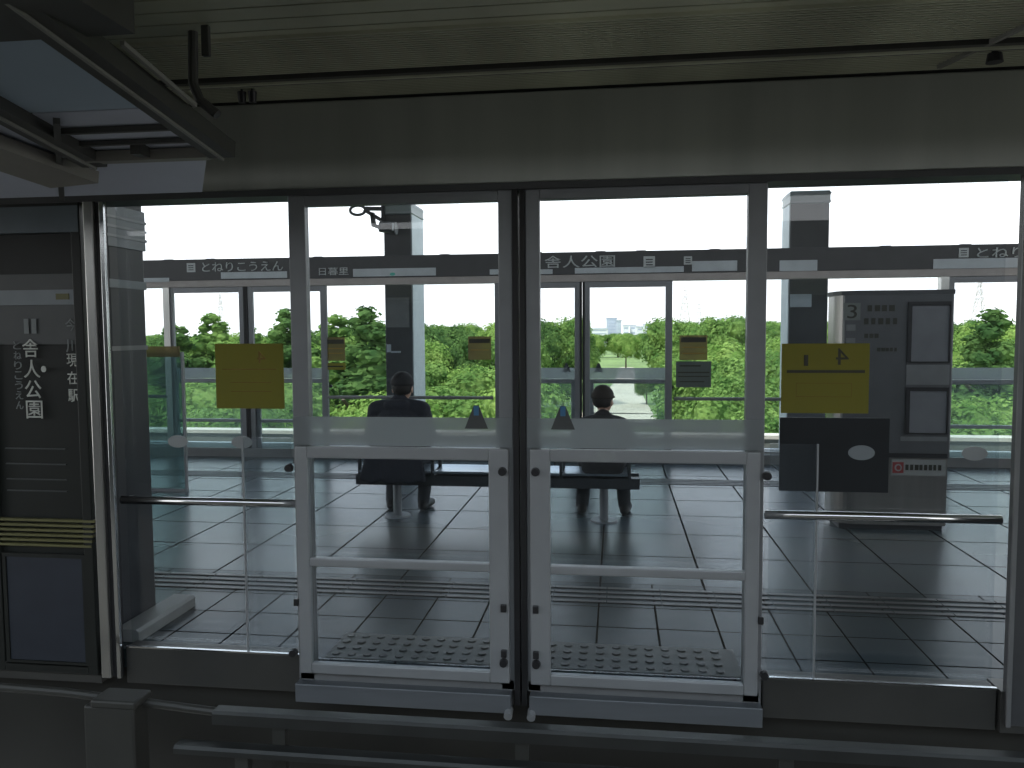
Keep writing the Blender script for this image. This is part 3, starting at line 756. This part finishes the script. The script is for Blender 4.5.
# ------------------------------------------------------------------ masts and camera beyond the far screen
def mast(label, x0, x1, y0, y1, ztop, side):
    t = thing('equipment_mast', label, 'mast', ((x0+x1)/2, (y0+y1)/2, -.9))
    MB().box(x0, x1, y0, y1, -.9, ztop-.17).build('shaft', M['mast'], t, .01)
    xs = (x1, x1+.012) if side > 0 else (x0-.012, x0)
    MB().box(*xs, y0+.02, y1-.02, -.9, ztop-.17).build('lit_side', M['mast_side'], t)  # sky light put into the pale side, shade into the dark shaft
    MB().box(x0-.012, x1+.012, y0-.012, y1+.012, ztop-.17, ztop).build('cap', M['mast_reflection'], t, .02)  # no real cap: pale top band is a glass reflection put into colour
    for z in (ztop-.155, ztop-.05): MB().box(x0-.016, x1+.016, y0-.018, y1+.016, z, z+.02).build('cap_reflection_rib', M['plate'], t)
    return t
m1 = mast('dark mast beyond the far screen right behind the navy person', -3.25, -2.86, 11.0, 11.7, 3.47, 1)
m2 = mast('dark mast beyond the far screen left of the information board', 2.27, 2.76, 11.0, 11.5, 3.47, -1)
MB().box(-3.24, -2.90, 10.985, 10.999, 1.72, 2.14).build('reflection_patch', M['base_dark'], m1)  # reflection in the near glass built as a plate
m = MB(); m.box(-3.23, -3.17, 10.98, 10.999, 1.37, 1.48); m.box(-3.17, -3.03, 10.98, 10.999, 1.36, 1.385); m.build('sign_reflection', M['mast_side'], m1)  # reflected sign built as a small pale angle
MB().box(2.28, 2.55, 10.985, 10.999, 1.95, 2.12).build('reflection_patch', M['mast_side'], m2)  # pale glass reflection built as a plate on the right mast
t = thing('security_camera', 'small dark camera on a bent bracket at the top of the left mast', 'camera', (-3.2, 10.9, 3.1))
m = MB(); n = 20
pts = [(-3.60+.11*math.cos(2*PI*i/n), 10.93, 3.36+.065*math.sin(2*PI*i/n)) for i in range(n+1)]
m.tube(pts, .02, 8).build('hoop', M['mast'], t)
m = MB(); m.bar((-3.50, 10.93, 3.36), (-3.27, 10.93, 3.22), .05, .08, (0, 1, 0)); m.bar((-3.48, 10.93, 3.38), (-3.25, 10.93, 3.37), .05, .06, (0, 1, 0)); m.bar((-3.39, 10.93, 3.32), (-3.37, 10.93, 3.13), .05, .08, (0, 1, 0)); m.bar((-3.38, 10.93, 3.15), (-3.2, 10.93, 3.08), .05, .09, (0, 1, 0))
m.bar((-3.25, 10.97, 3.45), (-3.25, 10.97, 3.12), .04, .04, (0, 1, 0)); m.build('bracket', M['mast'], t)
MB().cyl((-3.27, 10.9, 3.12), (-3.04, 10.88, 3.09), .075, .085, 20).build('body', M['black'], t)
MB().cyl((-3.045, 10.88, 3.09), (-3.03, 10.88, 3.09), .088, .088, 20).build('lens_rim', M['base_dark'], t)
MB().box(-3.07, -3.045, 10.785, 10.80, 3.05, 3.15).build('white_label', M['mast_side'], t)

# ------------------------------------------------------------------ near guideway fittings
def guide_rail(label, x0, x1, y, z, hgt):
    t = thing('guide_rail', label, 'rail', ((x0+x1)/2, y, z))
    MB().prism([(y-.05, z-hgt), (y+.03, z-hgt), (y+.03, z-.012), (y+.015, z), (y-.04, z), (y-.05, z-.012)], x0, x1, 'x').build('rail', M['railstrip'], t)
    x = x0 + .3
    while x < x1:
        MB().box(x-.03, x+.03, y-.02, y+.02, -.9, z-hgt).build('bracket', M['cable'], t); x += 1.1
guide_rail('upper grey guide rail running below the near doors', -1.80, 4.6, 3.32, -.045, .06)
guide_rail('lower grey guide rail nearer than the upper one', -1.93, 4.6, 3.22, -.16, .035)
t = tag(MB().tube([(-4, 3.38, -.02), (-2.6, 3.38, -.05), (-2.0, 3.38, -.09), (-1.7, 3.36, -.1)], .02).build('cable', M['cable']), 'dark cable below the station sign board', 'cable')
m = MB(); m.box(-2.45, -2.2, 3.3, 3.42, -.9, -.07); m.box(-2.40, -2.18, 3.28, 3.42, -.07, -.03)
tag(m.build('junction_box', M['cable'], None, .01), 'small grey junction box on the guideway at left', 'junction box')

# ------------------------------------------------------------------ train window reflection at the upper left, built as a solid canopy
cz = lambda y: 2.26 + (3.6-y)*.143
t = thing('canopy_reflection', 'window reflection of a canopy with dark rafters, built solid in the upper left corner', 'canopy', (-2.2, 2.8, 2.4))
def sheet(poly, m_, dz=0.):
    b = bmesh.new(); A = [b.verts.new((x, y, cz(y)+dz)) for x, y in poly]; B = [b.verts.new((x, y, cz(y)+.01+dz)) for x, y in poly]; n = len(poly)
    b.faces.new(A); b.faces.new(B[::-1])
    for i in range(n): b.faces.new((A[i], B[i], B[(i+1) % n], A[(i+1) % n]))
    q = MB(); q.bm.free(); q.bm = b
    return q.build('sky_reflection_sheet', M[m_], t)
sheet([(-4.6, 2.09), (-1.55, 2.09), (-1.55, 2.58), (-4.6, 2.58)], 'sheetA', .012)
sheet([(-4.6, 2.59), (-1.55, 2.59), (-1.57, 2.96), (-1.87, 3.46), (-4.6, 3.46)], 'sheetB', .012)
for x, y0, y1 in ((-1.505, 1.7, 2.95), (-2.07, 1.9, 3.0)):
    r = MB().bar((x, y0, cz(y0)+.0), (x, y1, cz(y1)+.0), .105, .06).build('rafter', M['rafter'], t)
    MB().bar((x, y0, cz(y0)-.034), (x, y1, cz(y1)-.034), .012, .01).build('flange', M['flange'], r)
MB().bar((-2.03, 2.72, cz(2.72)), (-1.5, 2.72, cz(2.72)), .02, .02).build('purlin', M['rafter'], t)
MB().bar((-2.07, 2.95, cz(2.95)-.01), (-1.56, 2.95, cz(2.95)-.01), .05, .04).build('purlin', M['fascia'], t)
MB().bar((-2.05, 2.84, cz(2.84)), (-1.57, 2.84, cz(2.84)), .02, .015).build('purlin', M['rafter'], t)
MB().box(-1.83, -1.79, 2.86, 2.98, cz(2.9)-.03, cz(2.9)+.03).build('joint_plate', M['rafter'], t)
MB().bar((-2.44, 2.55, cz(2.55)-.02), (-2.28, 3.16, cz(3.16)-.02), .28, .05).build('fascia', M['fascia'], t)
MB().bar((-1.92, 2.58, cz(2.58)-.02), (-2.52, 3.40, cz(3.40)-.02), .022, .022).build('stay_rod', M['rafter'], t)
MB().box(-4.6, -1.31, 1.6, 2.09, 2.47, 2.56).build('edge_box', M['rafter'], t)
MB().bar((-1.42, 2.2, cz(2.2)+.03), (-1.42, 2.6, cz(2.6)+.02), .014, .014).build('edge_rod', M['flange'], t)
tag(MB().tube([(-1.556, 2.85, 2.764), (-1.562, 2.85, 2.575), (-1.537, 2.85, 2.516), (-1.47, 2.85, 2.46)], .018).build('drain_pipe', M['rafter']), 'dark bent pipe hanging from the ceiling right of the reflected canopy', 'pipe')
tag(MB().box(-1.495, -1.465, 2.79, 2.81, 2.655, 2.764).build('hanging_bracket', M['rafter'], None, .004), 'short dark bar hanging from the ceiling right of the bent pipe', 'bracket')
for x, lab in ((-1.685, 'left of two small dark fittings hanging at the header top'), (-1.635, 'right of two small dark fittings hanging at the header top')):
    t = thing('hanging_fitting', lab, 'fitting', (x, 3.5, 2.68))
    MB().cyl((x, 3.5, 2.69), (x, 3.5, 2.74), .016, .02, 14).build('body', M['black'], t); MB().cyl((x, 3.5, 2.74), (x, 3.5, 2.80), .006).build('stem', M['black'], t)
t = thing('ceiling_fitting', 'small dark round fitting under the ceiling at upper right', 'fitting', (1.48, 3.45, 2.7))
MB().cyl((1.48, 3.45, 2.70), (1.48, 3.45, 2.735), .032, .026, 18).build('body', M['black'], t); MB().cyl((1.48, 3.45, 2.735), (1.48, 3.45, 2.78), .012).build('stem', M['black'], t)
tag(MB().bar((1.335, 3.62, 2.745), (1.50, 3.10, 2.748), .018, .018).build('ceiling_rod', M['flange']), 'thin slanting rod under the ceiling at upper right', 'rod')

# ------------------------------------------------------------------ park outside
GZ = -7.0
mb = MB(); mb.box(-400, 400, 14, 900, GZ-.5, GZ)
struct(mb.build('ground', M['grass']), 'green park ground far below the station', 'ground')
def pathpoly(pts, label):
    b = MB(); b.prism(pts, GZ, GZ+.06, 'z'); return struct(b.build('path', M['pathmat']), label, 'path')
pathpoly([(-6.5, 76), (9, 76), (9, 83), (-6.5, 85)], 'pale cross path in the park near the capped person')
pathpoly([(-3.2, 83), (3.8, 83), (3.2, 125), (4.0, 190), (.8, 190), (-.6, 130)], 'pale path running away through the park')

def tree_proto(kind, seed, leaf, size):
    """returns meshes of crown and trunk for a tree of height 1 unit * size"""
    rnd = random.Random(seed); vs, fs = [], []
    lobes = []
    if kind == 'round':
        lobes.append((Vector((0, 0, .62)), .30))
        for i in range(13):
            a = rnd.uniform(0, 2*PI); r = rnd.uniform(.12, .3); z = rnd.uniform(.34, .84)
            lobes.append((Vector((r*math.cos(a), r*math.sin(a), z)), rnd.uniform(.11, .2)*(1.1 - abs(z-.58))))
    else:
        for i in range(16):
            z = .12 + .82*i/15; w = .19*(1-(z-.1)*1.06)+.012
            for j in range(4):
                a = rnd.uniform(0, 2*PI); q_ = rnd.uniform(.4, .85); lobes.append((Vector((w*q_*math.cos(a), w*q_*math.sin(a), z+rnd.uniform(-.02, .02))), w*.52+.01))
    bm = bmesh.new()
    for c, r in lobes:
        ret = bmesh.ops.create_icosphere(bm, subdivisions=2, radius=r*(.84 if kind == 'round' else .74))
        for v in ret['verts']: v.co = v.co*(1+rnd.uniform(-.18, .12)) + c
    N = 7500; tot = sum(r*r for _, r in lobes)
    for c, r in lobes:
        for i in range(int(N*r*r/tot)):
            d = Vector((rnd.gauss(0, 1), rnd.gauss(0, 1), rnd.gauss(.25, 1))).normalized()
            p = c + d*r*rnd.uniform(.85, 1.12)
            n = (d + Vector((rnd.uniform(-.7, .7), rnd.uniform(-.7, .7), rnd.uniform(-.3, .7)))).normalized()
            u = n.orthogonal().normalized(); w = n.cross(u); a = rnd.uniform(0, PI); u2 = u*math.cos(a)+w*math.sin(a); w2 = n.cross(u2)
            s = rnd.uniform(.009, .021)*(1 if kind == 'round' else .75)
            q = [bm.verts.new(p + u2*s*x + w2*s*.75*y) for x, y in ((-1, 0), (0, -1), (1, 0), (0, 1))]
            bm.faces.new(q)
    bmesh.ops.scale(bm, vec=(size, size, size), verts=bm.verts[:])
    crown = bpy.data.meshes.new('crown'); bm.to_mesh(crown); bm.free(); crown.materials.append(M[leaf])
    b = MB(); b.cyl((0, 0, 0), (.004*size, 0, .55*size), .022*size, .012*size, 8)
    for i in range(4):
        a = i*1.7; b.cyl((0, 0, (.3+.05*i)*size), (.16*size*math.cos(a), .16*size*math.sin(a), (.5+.05*i)*size), .01*size, .005*size, 6)
    trunk = bpy.data.meshes.new('trunk'); b.bm.to_mesh(trunk); b.bm.free(); trunk.materials.append(M['bark'])
    return crown, trunk
PR = [tree_proto('round', 1, 'leafA', 8), tree_proto('round', 2, 'leafB', 8), tree_proto('round', 3, 'leafC', 8), tree_proto('round', 4, 'leafA', 8)]
PC = [tree_proto('cone', 5, 'leafA', 9), tree_proto('cone', 6, 'leafC', 9)]
def plant(name, proto, x, y, sx, sz, rot, label, group=None):
    t = thing(name, label, 'tree', (x, y, GZ), group); t.scale = (sx, sx, sz); t.rotation_euler.z = rot
    for n_, me in zip(('crown', 'trunk'), proto):
        o = bpy.data.objects.new(n_, me); C.objects.link(o); o.parent = t
    return t
rnd = random.Random(21)
# conifers and lone trees: x/y, distance, height of the top
for r, D, top, w, pr, lab in ((-.532, 44, 2.6, 1.0, PC[0], 'pointed conifer above the yellow notice at left'), (-.425, 40, 2.7, 1.0, PC[1], 'pointed conifer just left of the near left door frame'),
                        (-.362, 40, 2.35, 1.05, PC[0], 'pointed conifer left of the left mast'), (-.318, 38, 2.75, 1.15, PC[1], 'tall conifer half hidden by the left mast'),
                        (-.48, 46, 1.9, .8, PC[0], 'small conifer between the two tall ones at left'), (-.585, 42, 2.0, 1.0, PC[1], 'conifer beside the dark column at left'),
                        (.435, 44, 2.5, 1.0, PC[1], 'conifer at the far right edge')):
    plant('conifer_tree', pr, r*D, D, w*1.7, (top-GZ)/9/.96, rnd.uniform(0, 6), lab)
plant('park_tree', PR[0], -.062*92, 92, 1.18, (1.65+.0125*92-GZ)/8/.9, 1., 'rounded tree crown left of the brown far door edge')
plant('park_tree', PR[3], .035*100, 94, .55, .5, 2., 'small rounded tree right of the pale path')
plant('park_tree', PR[2], .066*92, 92, .6, .5, 3., 'small dark tree beside the far narrow post right of the path')
plant('park_tree', PR[2], -.065*86, 88, .62, .52, 4., 'small dark tree left of the pale path')
for D, top, w, dens in ((27, -1.1, .74, .62), (36, -.75, .85, .62), (48, -.2, .95, .7), (66, .1, 1.0, .8), (90, .6, 1.1, .85), (125, .9, 1.2, .9), (180, .9, 1.3, 1.), (260, .8, 1.6, 1.1)):
    x = -.66*D
    while x < .52*D:
        r = x/D
        gap = (-.085 < r < .085 and D < 88) or (-.045 < r < .05 and D < 150)
        if not gap:
            pr = PR[rnd.choice((0, 1, 1, 3) if D < 50 else (0, 1, 2, 3))]
            prof = -.003 if r < -.36 else (.007 if r < -.08 else (-.005 if r < .075 else (.010 if r < .24 else .004)))
            tp = (1.65 + prof*D - (1.2 if D < 70 else 0) if D > 60 else top) + rnd.uniform(-.5, .5)*(1 if D < 100 else .8)
            lab = {27: 'bright leafy tree close beyond the parapet', 36: 'bright leafy tree close beyond the parapet'}.get(D, 'rounded green tree in the park wood' if D < 100 else 'distant green tree on the wooded skyline')
            plant('park_tree', pr, x+rnd.uniform(-.8, .8), D+rnd.uniform(-2.5, 2.5), w*rnd.uniform(.85, 1.15), (tp-GZ)/8/.92, rnd.uniform(0, 6.3), lab, {27: 'trees beyond the parapet', 36: 'trees beyond the parapet'}.get(D, 'park wood' if D < 100 else 'trees on the skyline'))
        x += 8*.62*w*dens*1.1
# distant town, its pale colours standing in for haze
def building(label, r0, r1, D, top, m_, floors=6):
    x0, x1 = r0*D, r1*D; z1 = 1.65 + top*D
    t = thing('distant_building', label, 'building', ((x0+x1)/2, D, GZ))
    MB().box(x0, x1, D, D+14, GZ, z1).build('walls', M[m_], t)
    MB().box(x0-.3, x1+.3, D-.3, D+14.3, z1, z1+.5).build('roof', M['bgrey'], t)
    hh = (z1-GZ)/floors
    for k in range(floors): MB().box(x0+.6, x1-.6, D-.12, D, GZ+hh*(k+.35), GZ+hh*(k+.7)).build('window_band', M['winband'], t)
building('low pale building left of the tower block on the skyline', -.0335, -.011, 420, .0025, 'white', 6)
building('grey tower block on the skyline right of the brown door edge', -.0125, .0005, 440, .0155, 'bgrey', 9)
building('stepped grey block joined to the right of the tower block', .0, .006, 430, .0125, 'bgrey', 8)
rb = random.Random(5); k = 0
for nm in ('white low block nearest the tower on the skyline', 'narrow white house group in the hazy town', 'taller pale block in the middle of the hazy town', 'grey low block in the middle of the hazy town', 'wide white block toward the far narrow post', 'pale house group by the far narrow post', 'small grey block right of the far narrow post', 'pale flat block right of the grey notice'):
    r0 = .008 + k*.0085; building(nm, r0, r0+.0075, 470+rb.uniform(-20, 20), rb.uniform(.0015, .008), rb.choice(('white', 'bgrey', 'white')), 4); k += 1
building('beige building above the trees right of the far notices', .126, .156, 380, .0135, 'beige', 5)
def pylon(label, r, D, top, base_w):
    t = thing('power_pylon', label, 'pylon', (r*D, D, GZ)); zt = 1.65+top*D; H = zt-GZ; x = r*D
    m = MB(); c = [(-1, -1), (1, -1), (1, 1), (-1, 1)]
    wid = lambda f: base_w*(1-f)**1.2/2 + .35
    n = 9; th = .22
    for i in range(n):
        f0, f1 = i/n, (i+1)/n
        for a, b_ in zip(c, c[1:]+c[:1]):
            P = lambda q, f: (x+q[0]*wid(f), D+q[1]*wid(f), GZ+H*f)
            m.bar(P(a, f0), P(a, f1), th, th, (0, 1, 0.3)); m.bar(P(a, f0), P(b_, f1), th*.7, th*.7, (0, 1, .3)); m.bar(P(b_, f0), P(a, f1), th*.7, th*.7, (0, 1, .3))
    m.build('lattice', M['pylon'], t)
    for f, L in ((.74, 4.5), (.84, 4.), (.93, 3.2)):
        q = MB(); q.bar((x-L, D, GZ+H*f), (x+L, D, GZ+H*f), .3, .3); q.build('cross_arm', M['pylon'], t)
pylon('pale lattice pylon in the sky right of the far narrow post', .083, 330, .054, 7)
pylon('thin faint pylon standing right of the first pylon', .1, 480, .035, 6)
pylon('pale lattice pylon in the sky right of the information board', .421, 320, .056, 7)
pylon('faint pylon above the trees at left', -.52, 500, .052, 7)

# ------------------------------------------------------------------ light
w = bpy.data.worlds.new('sky'); SC.world = w; w.use_nodes = True; t = w.node_tree; t.nodes.clear()
out = t.nodes.new('ShaderNodeOutputWorld'); bg = t.nodes.new('ShaderNodeBackground')
tc = t.nodes.new('ShaderNodeTexCoord'); sp = t.nodes.new('ShaderNodeSeparateXYZ'); t.links.new(tc.outputs['Generated'], sp.inputs[0])
cr = t.nodes.new('ShaderNodeValToRGB'); cr.color_ramp.elements[0].position = .02; cr.color_ramp.elements[0].color = (1, 1, 1, 1)
e = cr.color_ramp.elements.new(.16); e.color = (.74, .88, 1, 1)
cr.color_ramp.elements[1].position = .8; cr.color_ramp.elements[1].color = (.62, .8, 1, 1)
t.links.new(sp.outputs['Z'], cr.inputs['Fac']); t.links.new(cr.outputs['Color'], bg.inputs['Color']); bg.inputs['Strength'].default_value = 1.85
t.links.new(bg.outputs[0], out.inputs[0])
sl = bpy.data.lights.new('sun', 'SUN'); sl.energy = 4.; sl.angle = .03; sl.color = (1, .95, .86)
so = bpy.data.objects.new('sun', sl); C.objects.link(so); so.rotation_euler = Vector((.45, .55, -1.)).to_track_quat('-Z', 'Y').to_euler()

# ------------------------------------------------------------------ camera
yaw, pitch, roll = math.radians(7.478), math.radians(3.763), math.radians(-.36)
fw = Vector((-math.sin(yaw)*math.cos(pitch), math.cos(yaw)*math.cos(pitch), -math.sin(pitch)))
r = Vector((math.cos(yaw), math.sin(yaw), 0)); u = r.cross(fw)
r2 = r*math.cos(roll) + u*math.sin(roll); u2 = -r*math.sin(roll) + u*math.cos(roll)
cd = bpy.data.cameras.new('camera'); co = bpy.data.objects.new('camera', cd); C.objects.link(co)
co.matrix_world = Matrix(((r2.x, u2.x, -fw.x, 0), (r2.y, u2.y, -fw.y, 0), (r2.z, u2.z, -fw.z, 1.65), (0, 0, 0, 1)))
cd.sensor_width = 36; cd.lens = 797/1024*36; cd.clip_end = 2000; cd.clip_start = .05
SC.camera = co
SC.view_settings.view_transform = 'Standard'; SC.view_settings.look = 'None'; SC.view_settings.exposure = .22; SC.view_settings.gamma = 1
SC.view_settings.use_curve_mapping = False
SC.cycles.transparent_max_bounces = 40; SC.cycles.max_bounces = 10; SC.cycles.use_denoising = True
